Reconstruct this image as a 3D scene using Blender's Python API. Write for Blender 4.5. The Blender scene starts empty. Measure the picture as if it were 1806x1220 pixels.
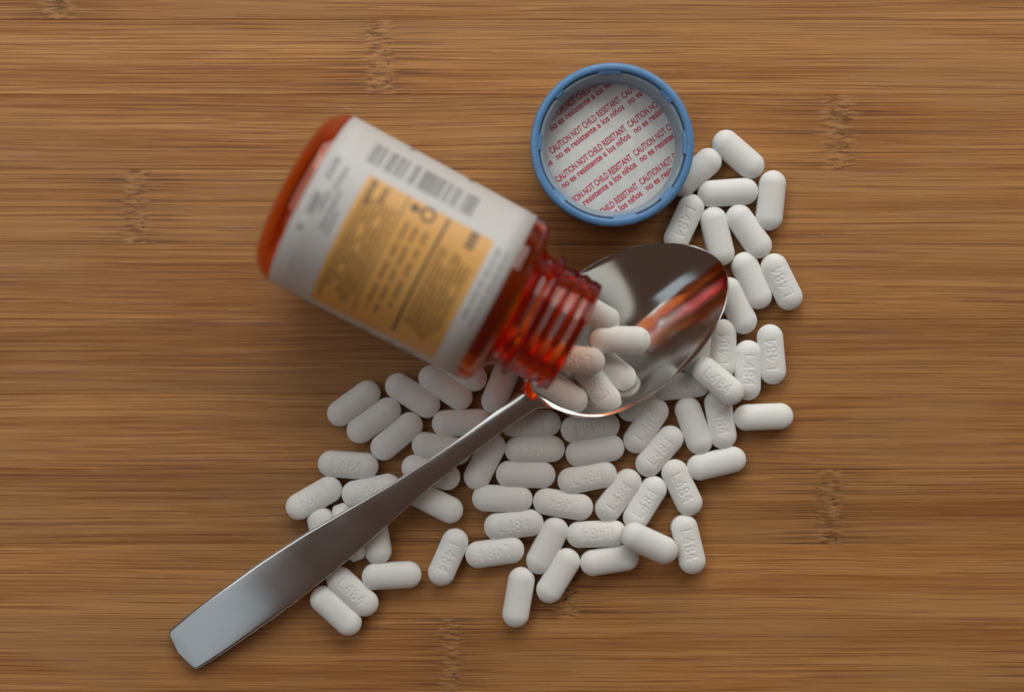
import bpy, bmesh, math, random
import numpy as np
from mathutils import Vector, Matrix
random.seed(7)
R = math.radians
sc = bpy.context.scene
col = sc.collection
MM = 0.001

# ------------------------------------------------------------------ camera
CAM_D = 480.0          # mm above the board
PXMM = 6.4             # photograph pixels per mm on the board
cam_d = bpy.data.cameras.new('camera')
cam = bpy.data.objects.new('camera', cam_d)
col.objects.link(cam)
cam.location = (0, 0, CAM_D * MM)
cam_d.sensor_width = 36.0
cam_d.lens = 36.0 * CAM_D / (1806 / PXMM)
cam_d.clip_start = 0.01
cam_d.clip_end = 20
cam_d.dof.use_dof = True
cam_d.dof.focus_distance = (CAM_D - 4.5) * MM
cam_d.dof.aperture_fstop = 3.2
sc.camera = cam

# ------------------------------------------------------------------ light: a dim room, one soft window and two added lamps
w = bpy.data.worlds.new('World')
sc.world = w
w.use_nodes = True
bg = w.node_tree.nodes['Background']
bg.inputs['Color'].default_value = (1.0, 0.60, 0.43, 1)
bg.inputs['Strength'].default_value = 0.08

def area(name, loc, target, sx, sy, power, color, roll=0):
    l = bpy.data.lights.new(name, 'AREA')
    l.shape = 'RECTANGLE'; l.size = sx; l.size_y = sy
    l.energy = power; l.color = color
    o = bpy.data.objects.new(name, l); col.objects.link(o)
    o.location = loc
    o.rotation_euler = (Vector(target) - Vector(loc)).to_track_quat('-Z', 'Y').to_euler()
    if roll: o.rotation_euler = (o.rotation_euler.to_matrix() @ Matrix.Rotation(R(roll), 3, 'Z')).to_euler()
    return o
area('window_light', (0.45, 1.45, 0.92), (0, 0, 0), 2.1, 1.3, 27.0, (1.0, 0.985, 0.93))
area('upper_left_fill', (-0.55, 0.72, 1.25), (0, 0, 0), 2.2, 0.8, 9.0, (0.95, 1.0, 1.0), 20)  # added fill, no window; also mirrored as the pale streak in the bowl
area('handle_reflection_lamp', (-0.95, -0.72, 1.5), (-0.1, -0.05, 0), 0.75, 0.75, 0.85, (0.82, 1.0, 1.12))  # weak lamp added so the spoon handle's end reflects something bright

sc.view_settings.view_transform = 'Standard'
sc.view_settings.look = 'None'
sc.view_settings.exposure = 0.0
sc.view_settings.gamma = 1.0
sc.view_settings.use_curve_mapping = False
sc.render.engine = 'CYCLES'
sc.cycles.use_denoising = True
sc.cycles.max_bounces = 20
sc.cycles.transmission_bounces = 16
sc.cycles.glossy_bounces = 8
sc.cycles.diffuse_bounces = 6
sc.cycles.blur_glossy = 0.3
sc.cycles.sample_clamp_indirect = 6.0

# ------------------------------------------------------------------ helpers
def wpos(px, py, z=0.0):
    """photograph pixel at height z (mm) -> metres"""
    k = (CAM_D - z) / CAM_D / PXMM
    return Vector(((px - 903) * k * MM, (610 - py) * k * MM, z * MM))

def new_mat(name):
    m = bpy.data.materials.new(name)
    m.use_nodes = True
    return m, m.node_tree, m.node_tree.nodes['Principled BSDF']

def simple(name, colr, rough=0.5, **kw):
    m, nt, b = new_mat(name)
    b.inputs['Base Color'].default_value = (*colr, 1)
    b.inputs['Roughness'].default_value = rough
    for k, v in kw.items():
        b.inputs[k.replace('_', ' ')].default_value = v
    return m

def mesh_obj(name, verts, faces, mat, parent=None, smooth=True):
    me = bpy.data.meshes.new(name)
    me.from_pydata([tuple(v) for v in verts], [], faces)
    me.validate()
    bm = bmesh.new(); bm.from_mesh(me)
    bmesh.ops.remove_doubles(bm, verts=bm.verts, dist=1e-7)
    bmesh.ops.recalc_face_normals(bm, faces=bm.faces)
    bm.to_mesh(me); bm.free()
    if smooth:
        me.polygons.foreach_set('use_smooth', [True] * len(me.polygons))
    me.materials.append(mat)
    o = bpy.data.objects.new(name, me)
    col.objects.link(o)
    if parent: o.parent = parent
    return o

def tag(o, label=None, cat=None, group=None, kind=None):
    if label: o['label'] = label
    if cat: o['category'] = cat
    if group: o['group'] = group
    if kind: o['kind'] = kind
    return o

def empty(name, loc=(0, 0, 0)):
    o = bpy.data.objects.new(name, None); col.objects.link(o)
    o.empty_display_size = 0.01
    o.location = loc
    return o

class NT:
    """tiny node helper"""
    def __init__(s, nt): s.nt = nt
    def n(s, t, **kw):
        x = s.nt.nodes.new(t)
        for k, v in kw.items(): setattr(x, k, v)
        return x
    def link(s, a, b): s.nt.links.new(a, b)
    def setin(s, sock, v):
        if isinstance(v, bpy.types.NodeSocket): s.link(v, sock)
        else: sock.default_value = v
    def math(s, op, a, b=None, c=None, clamp=False):
        x = s.n('ShaderNodeMath', operation=op, use_clamp=clamp)
        s.setin(x.inputs[0], a)
        if b is not None: s.setin(x.inputs[1], b)
        if c is not None: s.setin(x.inputs[2], c)
        return x.outputs[0]
    def comb(s, x, y, z):
        c = s.n('ShaderNodeCombineXYZ')
        for i, v in enumerate((x, y, z)): s.setin(c.inputs[i], v)
        return c.outputs[0]
    def noise(s, vec, scale=1.0, detail=2.0, rough=0.5):
        x = s.n('ShaderNodeTexNoise')
        s.link(vec, x.inputs['Vector'])
        x.inputs['Scale'].default_value = scale
        x.inputs['Detail'].default_value = detail
        x.inputs['Roughness'].default_value = rough
        return x.outputs['Fac']
    def mapr(s, v, a, b, c=0.0, d=1.0, smooth=True):
        x = s.n('ShaderNodeMapRange')
        x.interpolation_type = 'SMOOTHSTEP' if smooth else 'LINEAR'
        s.link(v, x.inputs[0])
        for i, q in enumerate((a, b, c, d)): s.setin(x.inputs[i + 1], q)
        return x.outputs[0]
    def mix(s, f, a, b, mode='MIX'):
        x = s.n('ShaderNodeMix', data_type='RGBA', blend_type=mode)
        s.setin(x.inputs[0], f)
        for i, v in ((6, a), (7, b)):
            if isinstance(v, tuple): v = (*v, 1)
            s.setin(x.inputs[i], v)
        return x.outputs[2]

# ------------------------------------------------------------------ materials
def bamboo():
    m, nt, b = new_mat('bamboo')
    N = NT(nt)
    tc = N.n('ShaderNodeTexCoord')
    sep = N.n('ShaderNodeSeparateXYZ'); N.link(tc.outputs['Object'], sep.inputs[0])
    X = N.math('MULTIPLY', sep.outputs[0], 1000.0)
    Y0 = N.math('MULTIPLY', sep.outputs[1], 1000.0)
    oi = N.n('ShaderNodeObjectInfo')
    rnd = oi.outputs['Random']
    off = N.math('MULTIPLY', rnd, 731.0)
    at = N.n('ShaderNodeAttribute', attribute_type='OBJECT', attribute_name='knot_x')
    KX = N.math('MULTIPLY', at.outputs['Fac'], 1.0)
    at2 = N.n('ShaderNodeAttribute', attribute_type='OBJECT', attribute_name='tone')
    tone = at2.outputs['Fac']
    # gentle wander of the fibres
    wv = N.noise(N.comb(N.math('MULTIPLY', X, 0.010), N.math('MULTIPLY', Y0, 0.03), off), 1.0, 1.0)
    Y = N.math('ADD', Y0, N.math('MULTIPLY', N.math('SUBTRACT', wv, 0.5), 3.0))
    # knuckle (node of the cane): jagged edge that differs from fibre to fibre
    jag = N.noise(N.comb(N.math('MULTIPLY', X, 0.12), N.math('MULTIPLY', Y0, 1.1), off), 1.0, 3.0, 0.6)
    dx = N.math('ADD', N.math('SUBTRACT', X, KX), N.math('MULTIPLY', N.math('SUBTRACT', jag, 0.5), 11.0))
    adx = N.math('MULTIPLY', N.math('ABSOLUTE', dx), N.mapr(rnd, 0.0, 1.0, 0.8, 1.5, smooth=False))
    core = N.mapr(adx, 1.6, 5.6, 1.0, 0.0)
    halo = N.mapr(adx, 3.0, 24.0, 1.0, 0.0)
    # fibres kink a little in the knuckle
    kink = N.noise(N.comb(N.math('MULTIPLY', X, 0.5), N.math('MULTIPLY', Y0, 0.6), off), 1.0, 2.0)
    Yk = N.math('ADD', Y, N.math('MULTIPLY', core, N.math('MULTIPLY', N.math('SUBTRACT', kink, 0.5), 1.5)))
    xs = N.math('MULTIPLY', X, 0.012)
    fine = N.noise(N.comb(xs, N.math('MULTIPLY', Yk, 1.5), off), 1.0, 5.0, 0.66)
    fine2 = N.noise(N.comb(N.math('MULTIPLY', X, 0.06), N.math('MULTIPLY', Yk, 6.5), N.math('ADD', off, 31.0)), 1.0, 3.0, 0.6)
    band = N.noise(N.comb(N.math('MULTIPLY', X, 0.006), N.math('MULTIPLY', Y, 0.16), N.math('ADD', off, 77.0)), 1.0, 2.0)
    patch = N.noise(N.comb(N.math('MULTIPLY', X, 0.014), N.math('MULTIPLY', Y, 0.05), N.math('ADD', off, 17.0)), 1.0, 2.0)
    vess = N.noise(N.comb(N.math('MULTIPLY', X, 0.017), N.math('MULTIPLY', Yk, 3.4), N.math('ADD', off, 191.0)), 1.0, 2.5, 0.55)
    fleck = N.noise(N.comb(N.math('MULTIPLY', X, 0.10), N.math('MULTIPLY', Yk, 3.2), N.math('ADD', off, 411.0)), 1.0, 1.0)
    g = N.math('ADD', N.math('MULTIPLY', fine, 0.55), N.math('MULTIPLY', fine2, 0.45))
    c = N.mix(N.mapr(g, 0.38, 0.62), (0.34, 0.132, 0.032), (0.60, 0.298, 0.095))
    c = N.mix(N.mapr(band, 0.35, 0.65), c, N.mix(1.0, c, (0.80, 0.72, 0.62), 'MULTIPLY'))
    c = N.mix(N.mapr(patch, 0.40, 0.68, 0.0, 0.5), c, (0.42, 0.225, 0.085))
    line = N.mapr(vess, 0.55, 0.62)
    c = N.mix(N.math('MULTIPLY', line, 0.70), c, (0.165, 0.052, 0.012))
    # redder streak, darker around the knuckle
    hl = N.mapr(vess, 0.46, 0.60)
    c = N.mix(N.math('MULTIPLY', N.math('MULTIPLY', halo, hl), 0.70), c, (0.115, 0.044, 0.014))
    c = N.mix(N.mapr(fleck, 0.70, 0.76, 0.0, 0.40), c, (0.56, 0.37, 0.20))
    # knuckle core: paler short streaks, dark pores
    kst = N.noise(N.comb(N.math('MULTIPLY', X, 0.22), N.math('MULTIPLY', Yk, 1.5), N.math('ADD', off, 55.0)), 1.0, 3.0, 0.6)
    kc = N.mix(N.mapr(kst, 0.36, 0.62), (0.15, 0.058, 0.017), (0.50, 0.250, 0.088))
    c = N.mix(N.math('MULTIPLY', core, 0.80), c, kc)
    vo = N.n('ShaderNodeTexVoronoi')
    N.link(N.comb(N.math('MULTIPLY', X, 0.36), N.math('MULTIPLY', Y0, 0.60), off), vo.inputs['Vector'])
    vo.inputs['Scale'].default_value = 1.0
    pore = N.math('MULTIPLY', N.mapr(vo.outputs['Distance'], 0.10, 0.21, 1.0, 0.0), N.mapr(N.math('ABSOLUTE', N.math('SUBTRACT', X, N.math('ADD', KX, 1.2))), 1.2, 2.6, 1.0, 0.0))
    c = N.mix(N.math('MULTIPLY', pore, 0.85), c, (0.03, 0.014, 0.007))
    tn = N.n('ShaderNodeHueSaturation'); N.link(c, tn.inputs['Color'])
    N.link(tone, tn.inputs['Value'])
    N.link(tn.outputs[0], b.inputs['Base Color'])
    b.inputs['Roughness'].default_value = 0.5
    N.link(N.mapr(g, 0.3, 0.7, 0.58, 0.44), b.inputs['Roughness'])
    b.inputs['Specular IOR Level'].default_value = 0.42
    hgt = N.math('SUBTRACT', N.math('MULTIPLY', g, 0.7), N.math('ADD', N.math('MULTIPLY', line, 0.45), N.math('MULTIPLY', pore, 1.2)))
    hgt = N.math('ADD', hgt, N.math('MULTIPLY', core, N.math('MULTIPLY', kst, 0.35)))
    bp = N.n('ShaderNodeBump'); bp.inputs['Strength'].default_value = 0.35
    bp.inputs['Distance'].default_value = 0.00012
    N.link(hgt, bp.inputs['Height']); N.link(bp.outputs[0], b.inputs['Normal'])
    return m
M_BAMBOO = bamboo()
M_CORE = simple('board_core', (0.25, 0.13, 0.05), 0.7)

def pill_mat():
    m, nt, b = new_mat('pill_coating')
    N = NT(nt)
    tc = N.n('ShaderNodeTexCoord')
    oi = N.n('ShaderNodeObjectInfo')
    va = N.n('ShaderNodeVectorMath', operation='ADD')
    N.link(tc.outputs['Object'], va.inputs[0])
    N.link(N.comb(oi.outputs['Random'], oi.outputs['Random'], 0.0), va.inputs[1])
    f = N.noise(va.outputs[0], 420.0, 3.0)
    t = N.math('MULTIPLY', oi.outputs['Random'], 0.6)
    base = N.mix(t, (0.79, 0.795, 0.775), (0.74, 0.735, 0.70))
    c = N.mix(N.mapr(f, 0.3, 0.7, 0.0, 0.35), base, (0.73, 0.73, 0.71))
    N.link(c, b.inputs['Base Color'])
    b.inputs['Roughness'].default_value = 0.46
    b.inputs['Specular IOR Level'].default_value = 0.4
    b.inputs['Subsurface Weight'].default_value = 0.25
    b.inputs['Subsurface Radius'].default_value = (1.0, 0.85, 0.7)
    b.inputs['Subsurface Scale'].default_value = 0.0006
    g = N.noise(va.outputs[0], 2600.0, 2.0)
    bp = N.n('ShaderNodeBump'); bp.inputs['Strength'].default_value = 0.10
    bp.inputs['Distance'].default_value = 0.00006
    N.link(g, bp.inputs['Height']); N.link(bp.outputs[0], b.inputs['Normal'])
    return m
M_PILL = pill_mat()

def steel(name, rough, aniso):
    m, nt, b = new_mat(name)
    N = NT(nt)
    b.inputs['Metallic'].default_value = 1.0
    b.inputs['Base Color'].default_value = (0.60, 0.60, 0.59, 1)
    tc = N.n('ShaderNodeTexCoord')
    sep = N.n('ShaderNodeSeparateXYZ'); N.link(tc.outputs['Object'], sep.inputs[0])
    v = N.comb(N.math('MULTIPLY', sep.outputs[0], 60.0), N.math('MULTIPLY', sep.outputs[1], 2600.0), 0.0)
    f = N.noise(v, 1.0, 3.0)
    sm = N.noise(tc.outputs['Object'], 90.0, 3.0)
    r = N.math('ADD', rough - 0.05, N.math('ADD', N.math('MULTIPLY', f, aniso), N.math('MULTIPLY', sm, 0.13)))
    N.link(r, b.inputs['Roughness'])
    return m
M_BOWL = steel('polished_steel', 0.12, 0.0)
M_HANDLE = steel('brushed_steel', 0.17, 0.0)

M_AMBER = simple('amber_plastic', (1.0, 0.97, 0.92), 0.04, IOR=1.5, Transmission_Weight=1.0)
_nt = M_AMBER.node_tree
_tr = _nt.nodes.new('ShaderNodeBsdfTranslucent'); _tr.inputs[0].default_value = (1.0, 0.26, 0.01, 1)
_mx = _nt.nodes.new('ShaderNodeMixShader'); _mx.inputs[0].default_value = 0.04
_va = _nt.nodes.new('ShaderNodeVolumeAbsorption')
_va.inputs['Color'].default_value = (0.992, 0.84, 0.0, 1); _va.inputs['Density'].default_value = 3400.0
_nt.links.new(_va.outputs[0], _nt.nodes['Material Output'].inputs['Volume'])
_nt.links.new(_nt.nodes['Principled BSDF'].outputs[0], _mx.inputs[1]); _nt.links.new(_tr.outputs[0], _mx.inputs[2])
_nt.links.new(_mx.outputs[0], _nt.nodes['Material Output'].inputs[0])
M_PAPER = simple('label_paper', (0.80, 0.80, 0.79), 0.42, Specular_IOR_Level=0.45)
_nt = M_PAPER.node_tree
_tr = _nt.nodes.new('ShaderNodeBsdfTranslucent'); _tr.inputs[0].default_value = (0.8, 0.8, 0.78, 1)
_mx = _nt.nodes.new('ShaderNodeMixShader'); _mx.inputs[0].default_value = 0.34
_nt.links.new(_nt.nodes['Principled BSDF'].outputs[0], _mx.inputs[1]); _nt.links.new(_tr.outputs[0], _mx.inputs[2])
_nt.links.new(_mx.outputs[0], _nt.nodes['Material Output'].inputs[0])
M_ORANGE = simple('label_orange_print', (0.70, 0.375, 0.105), 0.42)
M_INK = simple('label_black_print', (0.03, 0.03, 0.035), 0.5)
M_BARINK = simple('label_barcode_print', (0.22, 0.22, 0.23), 0.5)
M_GREYINK = simple('label_grey_print', (0.30, 0.30, 0.31), 0.5)
M_BROWNINK = simple('label_text_print', (0.20, 0.115, 0.045), 0.5)

def plastic(name, colr, rough, sss=0.0):
    m, nt, b = new_mat(name)
    N = NT(nt)
    tc = N.n('ShaderNodeTexCoord')
    f = N.noise(tc.outputs['Object'], 260.0, 4.0, 0.6)
    c = N.mix(N.mapr(f, 0.3, 0.7), colr, tuple(x * 0.86 for x in colr))
    N.link(c, b.inputs['Base Color'])
    N.link(N.mapr(f, 0.3, 0.7, rough - 0.06, rough + 0.08), b.inputs['Roughness'])
    b.inputs['Subsurface Weight'].default_value = sss
    b.inputs['Subsurface Radius'].default_value = (0.6, 0.8, 1.0)
    b.inputs['Subsurface Scale'].default_value = 0.001
    return m
M_BLUE = plastic('blue_plastic', (0.11, 0.27, 0.52), 0.36, 0.15)
M_INNER = plastic('pale_inner_plastic', (0.30, 0.37, 0.44), 0.42, 0.3)
M_LINER = plastic('liner_foam', (0.80, 0.81, 0.79), 0.5)
M_RED = simple('liner_red_print', (0.52, 0.018, 0.075), 0.5)

# ------------------------------------------------------------------ bamboo board
ROW = 132.0
board = None
bw, bh, bt = 0.46, 20.6 * 17 * MM, 0.016
v = []
yc = (610 - (35 + 132 * 4 + 66)) / PXMM * MM
x0, x1, y0, y1 = -bw, bw, yc - bh - 0.0103, yc + bh + 0.0103
board = mesh_obj('table_top', [(x, y, z) for z in (-0.030, -0.012) for (x, y) in ((x0, y0), (x1, y0), (x1, y1), (x0, y1))],
                 [(0, 1, 2, 3), (4, 5, 6, 7), (0, 1, 5, 4), (1, 2, 6, 5), (2, 3, 7, 6), (3, 0, 4, 7)], M_CORE, smooth=False)
tag(board, 'bamboo table top of glued strips with knuckles and fine dark grain', 'table top', kind='structure')
knots = {-1: 100, 0: 668, 1: 1478, 2: 240, 6: 1462, 7: 1000, 8: 795}   # row -> px x of its knuckle
hw, ch = 20.62 / 2 * MM, 0.15 * MM
strip_me = None
for k in range(-13, 22):
    ypx = 35 + ROW * k + ROW / 2
    yy = (610 - ypx) / PXMM * MM
    if strip_me is None:
        prof = [(-hw + 0.00001, -0.012), (-hw + 0.00001, -ch), (-hw + ch, 0), (hw - ch, 0), (hw - 0.00001, -ch), (hw - 0.00001, -0.012)]
        vs = [(sx * bw, y, z) for sx in (-1, 1) for (y, z) in prof]
        fs = [(i, (i + 1) % 6, 6 + (i + 1) % 6, 6 + i) for i in range(6)] + [tuple(range(6)), tuple(range(6, 12))]
        so = mesh_obj('plank', vs, fs, M_BAMBOO, board, smooth=False)
        strip_me = so.data
    else:
        so = bpy.data.objects.new('plank', strip_me); col.objects.link(so); so.parent = board
    so.location = (0, yy, 0)
    so['knot_x'] = float((knots[k] - 903) / PXMM) if k in knots else float(random.choice([-1, 1]) * random.uniform(190, 420))
    so['tone'] = {-1: 1.0, 0: 1.07, 1: 1.0, 2: 0.97, 3: 0.92, 4: 0.86, 5: 0.95, 6: 0.82, 7: 1.0, 8: 0.93}.get(k, random.uniform(0.86, 1.06))

# ------------------------------------------------------------------ caplet mesh (imprint L484 pressed into one face)
PL, PW, PH, PB = 16.4, 7.25, 5.9, 2.6      # length, width, height, band height
def seg_dist(px, py, a, b):
    ax, ay = a; bx, by = b
    dx, dy = bx - ax, by - ay
    t = np.clip(((px - ax) * dx + (py - ay) * dy) / (dx * dx + dy * dy + 1e-12), 0, 1)
    return np.hypot(px - ax - t * dx, py - ay - t * dy)
def imprint(x, y):
    H, W, P = 2.75, 1.55, 2.2
    d = np.full(x.shape, 9.0)
    def add(pts, ox):
        nonlocal d
        for p, q in zip(pts[:-1], pts[1:]):
            d = np.minimum(d, seg_dist(x, y, (ox + p[0] * W, (p[1] - .5) * H), (ox + q[0] * W, (q[1] - .5) * H)))
    four = [(0.72, 0), (0.72, 0.98), (0.62, 0.98), (0.02, 0.34), (1.0, 0.34)]
    x0 = -1.5 * P - W / 2
    add([(0.05, 1), (0.05, 0), (0.85, 0)], x0)
    add(four, x0 + P)
    def ring(cx, cy, rx, ry):
        return [(cx + rx * math.cos(a), cy + ry * math.sin(a)) for a in np.linspace(0, 2 * math.pi, 17)]
    add(ring(0.5, 0.76, 0.40, 0.22), x0 + 2 * P)
    add(ring(0.5, 0.25, 0.46, 0.26), x0 + 2 * P)
    add(four, x0 + 3 * P)
    t = np.clip((d - 0.10) / 0.24, 0, 1)
    return 1 - t * t * (3 - 2 * t)
def caplet():
    r = PW / 2; a = PL / 2 - r; hb = PB / 2; H = PH / 2
    nx, nt_, nb = 170, 64, 20
    u = np.linspace(-1, 1, nx)
    xs = np.where(np.abs(u) < .8, u / .8 * (PL / 2 - 1.6), 0)
    e = np.clip((np.abs(u) - .8) / .2, 0, 1)
    xs = np.where(np.abs(u) >= .8, np.sign(u) * ((PL / 2 - 1.6) + 1.6 * np.sin(e * math.pi / 2)), xs)
    def ymax(x):
        dx = np.clip(np.abs(x) - a, 0, r)
        return np.sqrt(np.maximum(r * r - dx * dx, 0))
    def zt(x, y):
        d = np.hypot(np.clip(np.abs(x) - a, 0, None), y) / r
        return hb + (H - hb) * np.power(np.clip(1 - d ** 2.1, 0, 1), 0.80)
    t1 = np.sin(np.linspace(-1, 1, nt_) * math.pi / 2) * .35 + np.linspace(-1, 1, nt_) * .65
    t2 = np.linspace(1, -1, nb)
    verts = []
    for x in xs:
        ym = float(ymax(np.array(x)))
        yt = t1 * ym; yb = t2 * ym
        X1 = np.full(nt_, x)
        z1 = zt(X1, yt) - 0.115 * imprint(X1, yt)
        z2 = -zt(np.full(nb, x), yb)
        # soften the edge between face and band
        verts += [(x * MM, q * MM, z * MM) for q, z in zip(yt, z1)]
        verts += [(x * MM, q * MM, z * MM) for q, z in zip(yb, z2)]
    n = nt_ + nb
    faces = []
    for i in range(nx - 1):
        for j in range(n):
            faces.append((i * n + j, i * n + (j + 1) % n, (i + 1) * n + (j + 1) % n, (i + 1) * n + j))
    return verts, faces
cv, cf = caplet()
pill_me = None
def pill(px, py, ang, text, label, z=None, pitch=0.0, roll=None, group='white caplets spilled over the board', edge=False):
    """ang: image-plane direction (degrees, y down) of the long axis; text: +1 reads along it, -1 against it, 0 plain face up"""
    global pill_me
    zc = PH / 2 if z is None else z
    if edge and z is None: zc = PW / 2
    if pill_me is None:
        o = mesh_obj('caplet', cv, cf, M_PILL); pill_me = o.data
    else:
        o = bpy.data.objects.new('caplet', pill_me); col.objects.link(o)
    if roll is None: roll = random.uniform(-5, 5)
    rx = R(roll)
    if text == 0: rx += math.pi
    if edge: rx += math.pi / 2
    rz = R(-ang) + (math.pi if text < 0 else 0)
    Mx = Matrix.Rotation(rz, 4, 'Z') @ Matrix.Rotation(R(pitch) * (-1 if text < 0 else 1), 4, 'Y') @ Matrix.Rotation(rx, 4, 'X')
    o.rotation_euler = Mx.to_euler()
    o.location = wpos(px, py, zc)
    o.scale = (random.uniform(0.985, 1.012), random.uniform(0.985, 1.01), 1.0)
    tag(o, label, 'pill', group)
    return o

# upper right, round the cap
pill(1301.6, 273, 41, 0, 'topmost caplet, plain and slanting, right of the blue cap')
pill(1227, 305, -41, 0, 'plain caplet half hidden under the right rim of the blue cap')
pill(1283, 340, -4, 0, 'plain level caplet just right of the cap, below the topmost caplet')
pill(1359, 354, 95.5, 0, 'plain upright caplet at the upper right edge of the pile')
pill(1206, 394, 115, 1, 'imprinted caplet between the blue cap and the top rim of the spoon')
pill(1264.5, 417, 77, 0, 'plain caplet touching the upper tip of the spoon bowl')
pill(1320, 408.5, 54.5, 0, 'plain slanting caplet below the upright one at upper right')
pill(1325, 495, 66, 0, 'plain caplet beside the spoon tip, left of an imprinted caplet')
pill(1378, 497, 63.5, -1, 'imprinted caplet farthest right in the upper cluster', roll=-5)
pill(1298, 539, 64, 0, 'plain caplet tucked against the right edge of the spoon bowl')
# right, beside the spoon
pill(1274, 615, 90, -1, 'imprinted upright caplet whose lower end lies under a crossing caplet')
pill(1230, 612, 97, 0, 'caplet mostly hidden under the right rim of the spoon bowl')
pill(1318, 652.5, 91, 1, 'imprinted upright caplet, second from the right beside the spoon')
pill(1360.5, 624.5, 85, -1, 'imprinted upright caplet standing alone at the right of the spoon', roll=-9)
pill(1266, 671, 39.5, 1, 'imprinted caplet lying across the tops of other caplets at right', z=8.3, roll=4, pitch=-2)
pill(1200, 680, -6, 1, 'imprinted level caplet half under the lower right spoon rim')
pill(1345.6, 735, -2, 0, 'plain level caplet farthest right in the lower cluster')
pill(1270, 739, 81, 1, 'imprinted caplet with its upper end under the crossing caplet')
pill(1223, 750, 70.5, 0, 'plain steep caplet left of the one under the crossing caplet')
pill(1263, 816.6, -13, 0, 'plain caplet closing the right cluster from below, slightly tilted')
pill(1138.7, 750, -57, 1, 'imprinted caplet slanting just below the spoon bowl, upper of a pair')
pill(1162.6, 795, -49, 1, 'imprinted caplet slanting below the spoon bowl, lower of a pair')
pill(1130, 697, -50, 0, 'caplet peeking out from under the bottom rim of the spoon')
# the rows below the spoon
pill(1040.5, 753, -7, -1, 'upside-down imprinted caplet right under the pill-filled end of the bowl')
pill(1049, 794, -10, 0, 'plain caplet, second in the right-hand stack below the spoon bowl')
pill(1035.6, 842, -11, 1, 'imprinted caplet, third in the right-hand stack below the spoon bowl')
pill(943, 792, -1.5, -1, 'upside-down imprinted level caplet, second in the stack beside the stem')
pill(927, 836, 1, 0, 'plain level caplet, third in the stack beside the spoon stem')
pill(936, 746, -1, 1, 'imprinted level caplet tucked under the spoon stem near the bowl')
pill(886, 878.5, 1.5, 0, 'plain level caplet, fourth in the stack beside the spoon stem')
pill(992.8, 888.5, 9.5, -1, 'upside-down imprinted caplet tilted down to the right, mid bottom rows')
pill(1090, 872.7, -53, 1, 'imprinted slanting caplet, left of two parallel ones at lower right')
pill(1137, 886.5, -58, 1, 'imprinted slanting caplet, right of two parallel ones, foot overlapped')
pill(1202, 859, 64.5, 1, 'imprinted caplet slanting down at lower right, above the lowest right one')
pill(1145, 957.5, 25, 0, 'plain caplet lying on top of its neighbours at lower right', z=7.2, pitch=9)
pill(1052, 941, -2, -1, 'upside-down imprinted level caplet left of the raised plain one')
pill(1075, 987, -9, 0, 'plain caplet under the raised one, lowest of the right rows')
pill(1213, 959, 76.5, 1, 'imprinted steep caplet at the lower right corner of the pile')
pill(906, 924, -6.5, 1, 'imprinted caplet below the four-high stack, reading right way up')
pill(872.7, 973, -8.5, -1, 'upside-down imprinted caplet in the lowest level row')
pill(965, 961, -62.5, 0, 'plain slanting caplet, upper of the pair at bottom middle')
pill(984.5, 1014, -58.5, 0, 'plain slanting caplet, lower of the pair at bottom middle')
pill(914.5, 1052, -80.5, 0, 'plain nearly upright caplet, lowest in the middle of the pile')
pill(790.6, 981.4, 114, 1, 'imprinted slanting caplet alone between spoon handle and lower rows')
# round the handle
pill(691, 1014, -2.5, 0, 'plain level caplet below the handle, left of the lone imprinted one')
pill(622, 1042, 42, 1, 'imprinted caplet of the lowest left pair, upper end under the handle')
pill(592.8, 1075.8, 42.5, 0, 'plain caplet of the lowest left pair')
pill(662, 942, 80, 0, 'plain steep caplet emerging below the handle near its broad part')
pill(615, 938, 70, 1, 'caplet standing on its narrow edge beneath the spoon handle', edge=True, roll=8)
pill(573, 946, 77, 0, 'caplet whose rounded top shows above the broad part of the handle')
pill(554.4, 878, -30, -1, 'upside-down imprinted caplet farthest left in the pile', roll=6)
pill(614.5, 819, 4, 1, 'imprinted level caplet at the left edge, above the handle')
pill(655, 864, -12, 1, 'imprinted caplet whose right half disappears under the handle')
pill(624.4, 711, -36, 0, 'plain caplet, first of three side by side at left below the bottle')
pill(660, 741, -35, 0, 'plain caplet, middle of three side by side at left below the bottle')
pill(700, 769, -40, 0, 'plain caplet, last of three side by side, nearest the handle')
pill(728, 697, 33, 0, 'plain caplet slanting down right under the lower edge of the bottle')
pill(786, 683, 34, 0, 'plain caplet slanting under the shoulder corner of the bottle')
pill(812, 650, 35, 0, 'caplet mostly hidden by the bottle shoulder, only one end showing')
pill(883, 680, -68, 0, 'plain steep caplet below the bottle neck, left of the spoon stem')
pill(815, 745, -2, 0, 'plain level caplet left of the stem, its right end under it')
pill(779, 790, 10, 0, 'plain caplet crossing under the narrow part of the handle')
pill(760, 832.5, 16, 0, 'caplet under the middle of the handle, both ends showing')
pill(767, 885, 27, 0, 'plain caplet slanting out below the middle of the handle')
pill(855, 813, -63, 0, 'plain steep caplet just right of the spoon stem')

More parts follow.
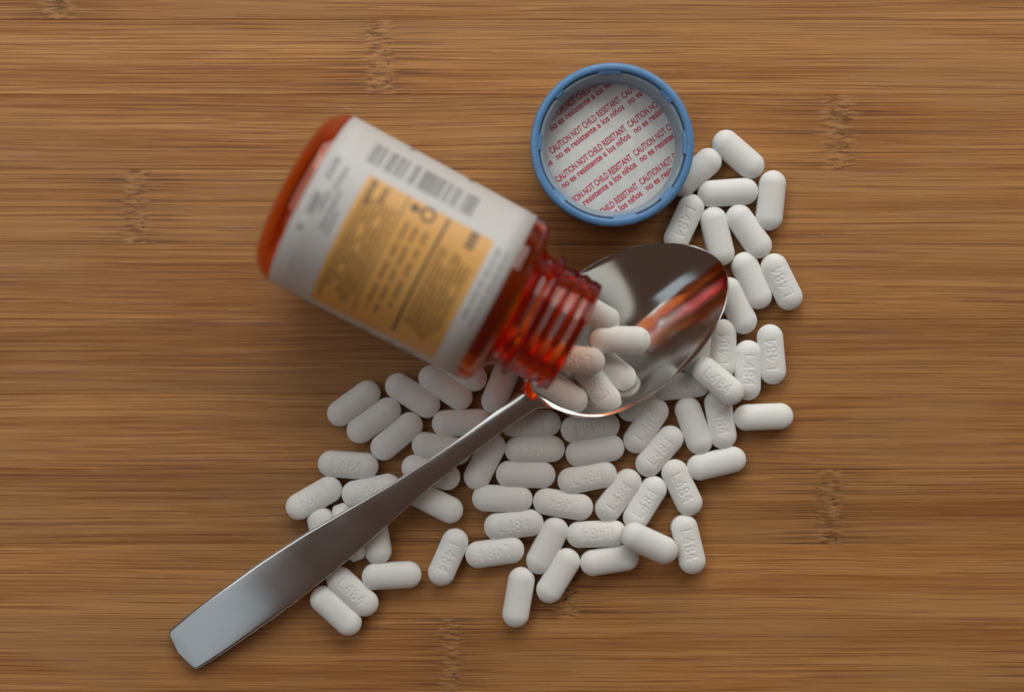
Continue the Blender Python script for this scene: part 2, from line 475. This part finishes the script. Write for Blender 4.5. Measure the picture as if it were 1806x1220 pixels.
# ------------------------------------------------------------------ spoon
sp = empty('spoon', wpos(930, 697, 0) + Vector((0, 0, 0.0004)))
SA = R(36.4)
sp.rotation_euler = (0, 0, SA)
tag(sp, 'stainless steel tablespoon with flared handle lying across the spilled caplets', 'spoon')
def interp(x, pts):
    xs = [p[0] for p in pts]; ys = [p[1] for p in pts]
    # monotone cubic (Fritsch-Carlson)
    xs = np.array(xs, float); ys = np.array(ys, float)
    h = np.diff(xs); dl = np.diff(ys) / h
    m = np.zeros_like(ys); m[0] = dl[0]; m[-1] = dl[-1]
    for i in range(1, len(xs) - 1):
        m[i] = 0 if dl[i - 1] * dl[i] <= 0 else 2 * dl[i - 1] * dl[i] / (dl[i - 1] + dl[i])
    i = int(np.clip(np.searchsorted(xs, x) - 1, 0, len(h) - 1))
    t = (x - xs[i]) / h[i]
    return ((1 + 2 * t) * (1 - t) ** 2 * ys[i] + t * (1 - t) ** 2 * h[i] * m[i] + t * t * (3 - 2 * t) * ys[i + 1] + t * t * (t - 1) * h[i] * m[i + 1])
ZP = [(-763, 1.9), (-740, 2.75), (-700, 4.0), (-630, 5.8), (-560, 7.1), (-400, 9.2), (-220, 11.2), (-90, 12.7), (0, 13.0), (60, 12.6), (150, 12.2), (300, 12.2), (415, 12.8)]
def bowl_w(s):
    return interp(s, [(0, 22), (18, 34), (40, 66), (62, 88), (90, 106), (120, 117), (160, 123), (200, 125), (240, 122.5), (280, 115), (320, 102), (350, 86), (375, 69), (392, 53), (403, 38), (410, 24), (413.5, 10.5), (414.5, 0.2)])
def hand_w(s):
    if s < -757.83: return max(0.6, 36 * ((s + 763) / 5.17) ** (1 / 2.8))
    return interp(s, [(-757.83, 36), (-755.5, 39.3), (-752, 41.3), (-744, 42.6), (-680, 46), (-580, 47), (-480, 43.5), (-400, 37), (-340, 31), (-280, 25), (-200, 20), (-120, 18), (-50, 18.5), (0, 22)])
def depth(s):
    return interp(s, [(0, 0.0), (30, 1.1), (70, 4.7), (115, 8.6), (180, 11.4), (220, 11.2), (270, 9.9), (320, 7.6), (365, 4.6), (398, 1.8), (414.5, 0.0)])
ss = list(-763 + 5.17 * np.linspace(0, 1, 20) ** 2.8) + list(np.linspace(-757, -738, 14)) + list(np.linspace(-730, -20, 90)) + list(np.linspace(-10, 60, 22)) + list(np.linspace(64, 380, 80)) + list(414.5 - 34 * (1 - np.linspace(0, 1, 24)[1:]) ** 2)
NTc = 49
ts = np.linspace(-1, 1, NTc)
ts = np.sign(ts) * (1 - (1 - np.abs(ts)) ** 1.35)
top = []; bot = []
for s in ss:
    zr = interp(s, ZP)
    kf = (CAM_D - zr) / CAM_D / PXMM
    wv = bowl_w(s) if s >= 0 else hand_w(s)
    cy = interp(s, [(-763, 0), (-560, 2), (-300, 6), (-100, 5), (0, 4), (100, 2), (215, 2), (320, 5), (414.5, 13)])
    dp = depth(s) if s > 0 else 0.0
    crown = interp(s, [(-763, 0.05), (-735, 0.2), (-560, 0.3), (-250, 0.25), (-100, 0.35), (0, 0.5), (50, 0.0), (414.5, 0.0)])
    th = interp(s, [(-763, 1.5), (-560, 1.8), (-250, 2.4), (0, 2.2), (60, 1.3), (414.5, 1.0)])
    th = min(th, max(0.05, wv * kf * 0.9)) if s > 0 else th
    for t in ts:
        at = abs(t)
        edge = interp(s, [(-763, 0.04), (-735, 0.2), (-600, 0.32), (414.5, 0.32)]) * max(0.0, (at - 0.93) / 0.07) ** 2          # rolled edge
        zt = zr - dp * (1 - at ** 1.9) + crown * (1 - at ** 2.4) - edge * min(1, wv * kf / 3)
        # the bowl's edge drops a little at the sides
        y = -(cy + t * wv) * kf
        top.append((s * kf, y, zt))
        zb = zr - th - dp * (1 - at ** 2.0) * 0.99 + 0.6 * th * max(0, (at - 0.85) / 0.15) ** 2 * 0.8
        bot.append((s * kf, y, min(zb, zt - 0.03)))
def rolled(p, s_):
    x, y, z = p
    a = R(interp(s_, [(-763, 0.5), (-560, -1.0), (-200, -4.0), (-60, -1.0), (0, 4.5), (414.5, 6.5)]))
    z0 = interp(s_, ZP)
    return (x, y * math.cos(a) + (z - z0) * math.sin(a) * 1.0, z0 - y * math.sin(a) + (z - z0) * math.cos(a))
top = [rolled(p, ss[i // NTc]) for i, p in enumerate(top)]
bot = [rolled(p, ss[i // NTc]) for i, p in enumerate(bot)]
zmin = min(b[2] for b in bot)
n = len(ss)
V = [(x * MM, y * MM, (z - zmin * 0 ) * MM) for x, y, z in top + bot]
off = len(top)
F = []; Fpart = []
for i in range(n - 1):
    part = 1 if ss[i] >= -12 else 0
    for j in range(NTc - 1):
        a, b_, c_, d_ = i * NTc + j, i * NTc + j + 1, (i + 1) * NTc + j + 1, (i + 1) * NTc + j
        F.append((a, d_, c_, b_)); Fpart.append(part)
        F.append((off + a, off + b_, off + c_, off + d_)); Fpart.append(part)
    for j in (0, NTc - 1):
        a, d_ = i * NTc + j, (i + 1) * NTc + j
        F.append((a, off + a, off + d_, d_) if j == NTc - 1 else (a, d_, off + d_, off + a)); Fpart.append(part)
for i in (0, n - 1):
    for j in range(NTc - 1):
        a, b_ = i * NTc + j, i * NTc + j + 1
        F.append((a, b_, off + b_, off + a) if i == 0 else (a, off + a, off + b_, b_)); Fpart.append(1 if i else 0)
me = bpy.data.meshes.new('tmp'); me.from_pydata(V, [], F); me.update()
vn = np.zeros(len(V) * 3); me.vertices.foreach_get('normal', vn); vn = vn.reshape(-1, 3)
for part, nm, mt in ((0, 'handle', M_HANDLE), (1, 'bowl', M_BOWL)):
    fs = [f for f, p in zip(F, Fpart) if p == part]
    used = sorted({i for f in fs for i in f}); mp = {u: k for k, u in enumerate(used)}
    m2 = bpy.data.meshes.new(nm)
    m2.from_pydata([V[u] for u in used], [], [tuple(mp[i] for i in f) for f in fs])
    m2.polygons.foreach_set('use_smooth', [True] * len(m2.polygons))
    m2.normals_split_custom_set_from_vertices([tuple(vn[u]) for u in used])
    m2.materials.append(mt)
    o = bpy.data.objects.new(nm, m2); col.objects.link(o); o.parent = sp
bpy.data.meshes.remove(me)

# ------------------------------------------------------------------ bottle (local x = axis from base to mouth, z up)
AX_Z = 27.2                      # axis height at the label's mouth end, mm
TILT = 1.6
bottle = empty('pill_bottle', wpos(874, 522, AX_Z))
ANG = math.atan2(-0.466, 0.885)
bottle.rotation_euler = (Matrix.Rotation(ANG, 4, 'Z') @ Matrix.Rotation(R(TILT), 4, 'Y')).to_euler()
tag(bottle, 'open amber plastic pill bottle on its side with white and orange label', 'bottle')
LL = 53.5                        # label length; x=0 at its mouth end, -LL at its base end
def body_r(x):                   # slight taper
    return 23.25 + (-x / LL) * 0.6
outer = [(-LL - 6.0, 0.0), (-LL - 5.0, 12.0), (-LL - 5.6, 15.5), (-LL - 6.2, 17.4), (-LL - 6.15, 18.8), (-LL - 5.6, 20.3), (-LL - 4.7, 21.6), (-LL - 3.5, 22.7), (-LL - 2.2, 23.4), (-LL - 1.2, 23.75)]
outer += [(x, body_r(x)) for x in np.linspace(-LL - 0.4, 1.6, 24)]
outer += [(2.9, 22.9), (3.9, 22.2), (4.6, 21.0), (5.2, 19.3), (5.9, 17.4), (6.8, 16.3), (7.8, 15.7)]
outer += [(9.4, 15.5), (10.0, 16.6), (10.6, 17.3), (11.4, 17.3), (12.0, 16.6), (12.5, 15.5)]
neck_xs = list(np.linspace(12.8, 22.4, 44))
SEG = 144
def ring_pts(x, r, helix=False):
    out = []
    for k in range(SEG):
        th = 2 * math.pi * k / SEG
        rr = r
        if helix:
            ph = ((x - 12.8 - 3.4 * th / (2 * math.pi)) % 3.4) / 3.4
            fade = min(1, (x - 12.8) / 0.9) * min(1, max(0, (22.2 - x) / 0.9))
            rr = r + fade * 0.45 * max(0, math.sin(math.pi * ph)) ** 2
        out.append((x * MM, rr * math.sin(th) * MM, rr * math.cos(th) * MM))
    return out
rings = []
for x, r in outer: rings.append(ring_pts(x, r))
for x in neck_xs: rings.append(ring_pts(x, 15.4, True))
for x, r in [(22.8, 15.4), (23.2, 15.3), (23.4, 14.7), (23.3, 13.9), (22.9, 13.5)]: rings.append(ring_pts(x, r))
for x, r in [(14.0, 13.3), (8.2, 13.5), (6.9, 14.2), (6.0, 15.6), (5.0, 18.4), (4.2, 20.2), (3.2, 21.2), (1.6, 21.8)]: rings.append(ring_pts(x, r))
for x in np.linspace(-2, -LL, 14): rings.append(ring_pts(x, body_r(x) - 1.0))
for x, r in [(-LL - 1.5, 22.55), (-LL - 2.7, 21.95), (-LL - 3.9, 20.9), (-LL - 4.8, 19.6), (-LL - 5.2, 18.1), (-LL - 4.7, 16.2), (-LL - 3.9, 12.0), (-LL - 4.8, 0.0)]: rings.append(ring_pts(x, r))
V = [p for rg in rings for p in rg]
F = [(i * SEG + j, i * SEG + (j + 1) % SEG, (i + 1) * SEG + (j + 1) % SEG, (i + 1) * SEG + j) for i in range(len(rings) - 1) for j in range(SEG)]
body = mesh_obj('body', V, F, M_AMBER, bottle)

# label: paper band with its print lying on it
def lab_pt(u, ph, lift):
    x = -LL + u
    r = body_r(x) + lift
    return (x * MM, -r * math.sin(ph) * MM, r * math.cos(ph) * MM)
RPX = 158.0
UPX = LL / 363.0
def P2phi(p): return math.asin(max(-0.999, min(0.999, p / RPX)))
class Print:
    def __init__(s): s.v = []; s.f = []
    def patch(s, u0, u1, a0, a1, lift, na=None, nu=1):
        na = na or max(1, int(abs(a1 - a0) / 0.06))
        b0 = len(s.v)
        for i in range(nu + 1):
            for j in range(na + 1):
                s.v.append(lab_pt(u0 + (u1 - u0) * i / nu, a0 + (a1 - a0) * j / na, lift))
        for i in range(nu):
            for j in range(na):
                q = b0 + i * (na + 1) + j
                s.f.append((q, q + 1, q + na + 2, q + na + 1))
    def px(s, u0, u1, p0, p1, lift):
        s.patch(u0 * UPX, u1 * UPX, P2phi(p0), P2phi(p1), lift)
    def ring(s, u, p, r0, r1, lift, n=28):
        b0 = len(s.v)
        for i in range(n):
            a = 2 * math.pi * i / n
            for r in (r0, r1):
                s.v.append(lab_pt((u + r * math.cos(a)) * UPX, P2phi(p + r * math.sin(a)), lift))
        for i in range(n):
            q, q2 = b0 + 2 * i, b0 + 2 * ((i + 1) % n)
            s.f.append((q, q + 1, q2 + 1, q2))
    def words(s, u, p0, p1, h, lift, wmin=6, wmax=20, gap=4, fill=1.0):
        p = p0
        while p < p1:
            wd = random.uniform(wmin, wmax)
            if random.random() < fill:
                # a word: little strokes of uneven height
                q = p
                while q < min(p + wd, p1):
                    st = random.uniform(1.6, 3.2)
                    s.px(u - h * random.uniform(.3, .55), u + h * random.uniform(.3, .55), q, q + st, lift)
                    q += st + random.uniform(.5, 1.0)
            p += wd + gap
    def build(s, name, mat, parent):
        o = mesh_obj(name, s.v, s.f, mat, parent)
        o['kind'] = 'stuff'
        return o
# closed thin band for the paper
na = 144
lab_v = []; lab_f = []
us = np.linspace(0, LL, 12)
for lift in (0.03, 0.16):
    for u in us:
        for j in range(na):
            lab_v.append(lab_pt(u, 2 * math.pi * j / na, lift))
nu = len(us)
for L in (0, 1):
    for i in range(nu - 1):
        for j in range(na):
            a = L * nu * na + i * na + j; b2 = L * nu * na + i * na + (j + 1) % na
            lab_f.append((a, b2, b2 + na, a + na))
for i in (0, nu - 1):
    for j in range(na):
        a = i * na + j; b2 = i * na + (j + 1) % na
        lab_f.append((a, b2, b2 + nu * na, a + nu * na))
label = mesh_obj('label', lab_v, lab_f, M_PAPER, bottle)
tag(label, 'glossy white paper label with orange facts panel and barcode')
L1, L2 = 0.20, 0.235
pr = Print(); pr.patch(80 * UPX, 318 * UPX, R(-29), R(69), L1, na=30, nu=6); pr.build('orange_panel', M_ORANGE, label)
pr = Print()
u = 62.0
rb = random.Random(3)
groups = [(62, 88), (95, 108), (111, 132), (140, 152), (158, 200), (204, 212), (218, 232), (238, 262)]
for g0, g1 in groups:
    u = g0
    while u < g1:
        wd = rb.choice([1.3, 1.8, 2.6, 4.2])
        pr.px(u, min(u + wd, g1), -131, -94, L1)
        u += wd + rb.choice([0.9, 1.3, 2.2])
pr.build('barcode', M_BARINK, label)
pr = Print()
for uu, p0, p1, h in ((22, -78, -40, 13), (42, -70, -30, 9), (22, -12, 26, 16), (36, -20, 14, 9), (52, -28, 38, 9), (64, 0, 44, 7), (19, 46, 60, 9)):
    pr.words(uu, p0, p1, h, L1, 8, 16, 3)
for uu in (116, 232): pr.words(uu, -156, -152, 14, L1, 4, 6, 2)
for uu in (331, 347): pr.words(uu, -70, 66, 8, L1, 8, 26, 6)
for uu, h in ((190, 12), (238, 16), (268, 20), (282, 10)): pr.px(uu - h / 2, uu + h / 2, 153, 156, L1)
pr.build('grey_lettering', M_GREYINK, label)
pr = Print()
for uu in (93, 102, 111, 120, 129, 138, 147): pr.words(uu, -74 + (30 if uu > 100 else 0), 138 - random.uniform(0, 30), 5.5, L2, 8, 24, 3, 0.96)
pr.words(96, -72, -30, 12, L2, 8, 14, 3); pr.words(118, -70, -46, 12, L2, 8, 14, 3)
for uu in (176, 193, 212): pr.words(uu, -36, 118 - 20 * (uu > 200), 7, L2, 14, 34, 9)
for uu in (246, 254, 262, 270, 278, 286, 294, 302): pr.words(uu, -28 + (10 if uu > 280 else 0), 126 - random.uniform(0, 30), 5.0, L2, 8, 26, 3, 0.97)
pr.px(156, 158.5, -76, 136, L2)
pr.build('panel_lettering', M_BROWNINK, label)
pr = Print()
pr.px(231.5, 236, -74, 134, L2)
pr.ring(199, -63, 9.0, 13.0, L2)
pr.px(172, 178, -70, -56, L2); pr.px(178, 187, -65, -61, L2); pr.px(167, 173, -67, -59, L2)
for q in range(4): pr.px(276, 292, -74 + q * 8, -69 + q * 8, L2)
pr.build('bold_marks', M_INK, label)

# caplets tumbling out of the bottle into the spoon
G2 = 'white caplets spilling from the bottle into the spoon'
pill(1092, 599, 1, 0, 'raised plain level caplet reaching from bottle mouth over the spoon bowl', z=12.6, pitch=7, roll=3, group=G2)
pill(1046, 551, 28, 0, 'uppermost caplet at the bottle mouth, only its rounded end showing', z=14.8, pitch=26, group=G2)
pill(1012, 633, 6, -1, 'orange-tinted imprinted caplet still half inside the bottle mouth', z=15.8, pitch=6, roll=-6, group=G2)
pill(1074, 647, 38, 0, 'plain caplet in the spoon bowl under the raised level one', z=7.6, pitch=-4, group=G2)
pill(1054, 680, 54, -1, 'imprinted caplet in the spoon near the lower rim', z=9.6, pitch=-6, roll=-10, group=G2)
pill(987, 688, 33, 0, 'plain caplet at the stem end of the bowl, below the neck', z=12.0, pitch=10, roll=-6, group=G2)

# ------------------------------------------------------------------ cap (upside down, liner showing)
CX, CY = 1080 - 903, 610 - 253
cap = empty('bottle_cap', wpos(1074.5, 266, 0))
tag(cap, 'blue ribbed bottle cap lying upside down with red printed liner', 'cap')
SEG2 = 480
def lathe(name, prof, mat, parent, seg=160, ribs=None):
    V = []; F = []
    for (r, z, rib) in prof:
        for k in range(seg):
            th = 2 * math.pi * k / seg
            rr = r
            if ribs and rib: rr = r + rib * (0.5 + 0.5 * math.cos(ribs * th))
            V.append((rr * math.cos(th) * MM, rr * math.sin(th) * MM, z * MM))
    n = len(prof)
    for i in range(n - 1):
        for k in range(seg):
            F.append((i * seg + k, i * seg + (k + 1) % seg, (i + 1) * seg + (k + 1) % seg, (i + 1) * seg + k))
    return mesh_obj(name, V, F, mat, parent)
lathe('skirt', [(0.02, 0.0, 0), (19.0, 0.0, 0), (20.2, 0.35, 0), (20.75, 1.1, 0), (20.85, 2.0, .38), (21.15, 8, .38), (21.35, 13.0, .34), (21.45, 13.6, 0), (21.75, 13.75, 0), (21.9, 14.2, 0), (21.75, 14.8, 0), (21.3, 15.15, 0),
                (20.4, 15.2, 0), (19.95, 15.05, 0), (19.75, 14.6, 0), (19.7, 13.0, 0), (19.6, 3.0, 0), (0.02, 2.0, 0)], M_BLUE, cap, SEG2, 110)
lathe('inner_shell', [(19.58, 2.9, 0), (19.56, 13.6, 0), (19.4, 14.0, 0), (18.98, 14.1, 0), (18.6, 13.6, 0), (18.4, 12.7, 0), (18.2, 11.2, 0), (17.7, 10.7, 0), (17.6, 10.2, 0), (18.1, 9.6, 0), (18.1, 7.6, 0), (17.7, 7.1, 0), (17.65, 6.6, 0), (18.05, 6.1, 0), (18.1, 2.9, 0)], M_INNER, cap, 200)
lathe('liner', [(0.02, 5.3, 0), (17.6, 5.3, 0), (17.95, 5.1, 0), (17.95, 2.7, 0), (0.02, 2.7, 0)], M_LINER, cap, 120)
for a, half in ((92, 9), (136, 4), (42, 6), (2, 9), (-42, 6), (-80, 9), (-136, 6), (-182, 6)):
    V = []; F = []
    na2 = 8
    for k in range(na2 + 1):
        th = R(a - half + 2 * half * k / na2)
        for r, z in ((18.75, 13.0), (18.85, 14.1), (19.2, 14.55), (20.2, 14.9), (20.2, 12.0), (18.9, 12.0)):
            V.append((r * math.cos(th) * MM, r * math.sin(th) * MM, z * MM))
    for k in range(na2):
        for j in range(6): F.append((k * 6 + j, k * 6 + (j + 1) % 6, (k + 1) * 6 + (j + 1) % 6, (k + 1) * 6 + j))
    F += [tuple(range(6)), tuple(range(na2 * 6, na2 * 6 + 6))]
    mesh_obj('lug', V, F, M_BLUE, cap, smooth=False)
# red warning print on the liner, clipped to the disc
def text_mesh(body_, size, width):
    c = bpy.data.curves.new('t', 'FONT'); c.body = body_; c.size = size; c.resolution_u = 3; c.offset = size * 0.024
    o = bpy.data.objects.new('t', c); col.objects.link(o)
    bpy.context.view_layer.update()
    me = bpy.data.meshes.new_from_object(o.evaluated_get(bpy.context.evaluated_depsgraph_get()))
    bpy.data.objects.remove(o); bpy.data.curves.remove(c)
    co = np.zeros(len(me.vertices) * 3); me.vertices.foreach_get('co', co); co = co.reshape(-1, 3)
    sx = width / (co[:, 0].max() - co[:, 0].min())
    co[:, 0] = (co[:, 0] - co[:, 0].min()) * sx
    polys = [tuple(p.vertices) for p in me.polygons]
    bpy.data.meshes.remove(me)
    return co, polys
k5 = 1 / 3.8125 / PXMM * (CAM_D - 3) / CAM_D          # crop pixel -> mm
t1c, t1p = text_mesh('CAUTION NOT CHILD RESISTANT', 62 * k5, 582 * k5)
t2c, t2p = text_mesh('no es resistente a los ni\u00f1os', 62 * k5, 566 * k5)
bm = bmesh.new()
ca, sa = math.cos(R(37.4)), math.sin(R(37.4))
ex, ey = (ca, sa), (sa, -ca)       # along, downwards (world y up)
for row in range(-5, 6):
    for colm in range(-3, 3):
        # anchor: start of the row that begins at crop (190,686), liner centre at crop (580,648)
        ax = (190 - 580 + row * 40) * k5 + colm * 606 * k5 * ca
        ay = -(686 - 648 + row * 192) * k5 + colm * 606 * k5 * sa
        for co, pl, dd, du in ((t1c, t1p, 0, 0), (t2c, t2p, 54 * k5, 8 * k5)):
            X = co[:, 0] + du; Yv = co[:, 1]
            wx = ax + X * ex[0] + (dd - Yv) * ey[0]
            wy = ay + X * ex[1] + (dd - Yv) * ey[1]
            if np.min(np.hypot(wx, wy)) > 17.6: continue
            vs = [bm.verts.new((a * MM, b * MM, 5.335 * MM)) for a, b in zip(wx, wy)]
            for p in pl:
                try: bm.faces.new([vs[i] for i in p])
                except ValueError: pass
for k in range(56):
    th = 2 * math.pi * k / 56
    nrm = Vector((math.cos(th), math.sin(th), 0))
    bmesh.ops.bisect_plane(bm, geom=bm.verts[:] + bm.edges[:] + bm.faces[:], plane_co=nrm * 17.5 * MM, plane_no=nrm, clear_outer=True)
me = bpy.data.meshes.new('red_lettering'); bm.to_mesh(me); bm.free()
me.materials.append(M_RED)
o = bpy.data.objects.new('red_lettering', me); col.objects.link(o)
liner = [c for c in cap.children if c.name.startswith('liner')][0]
o.parent = liner
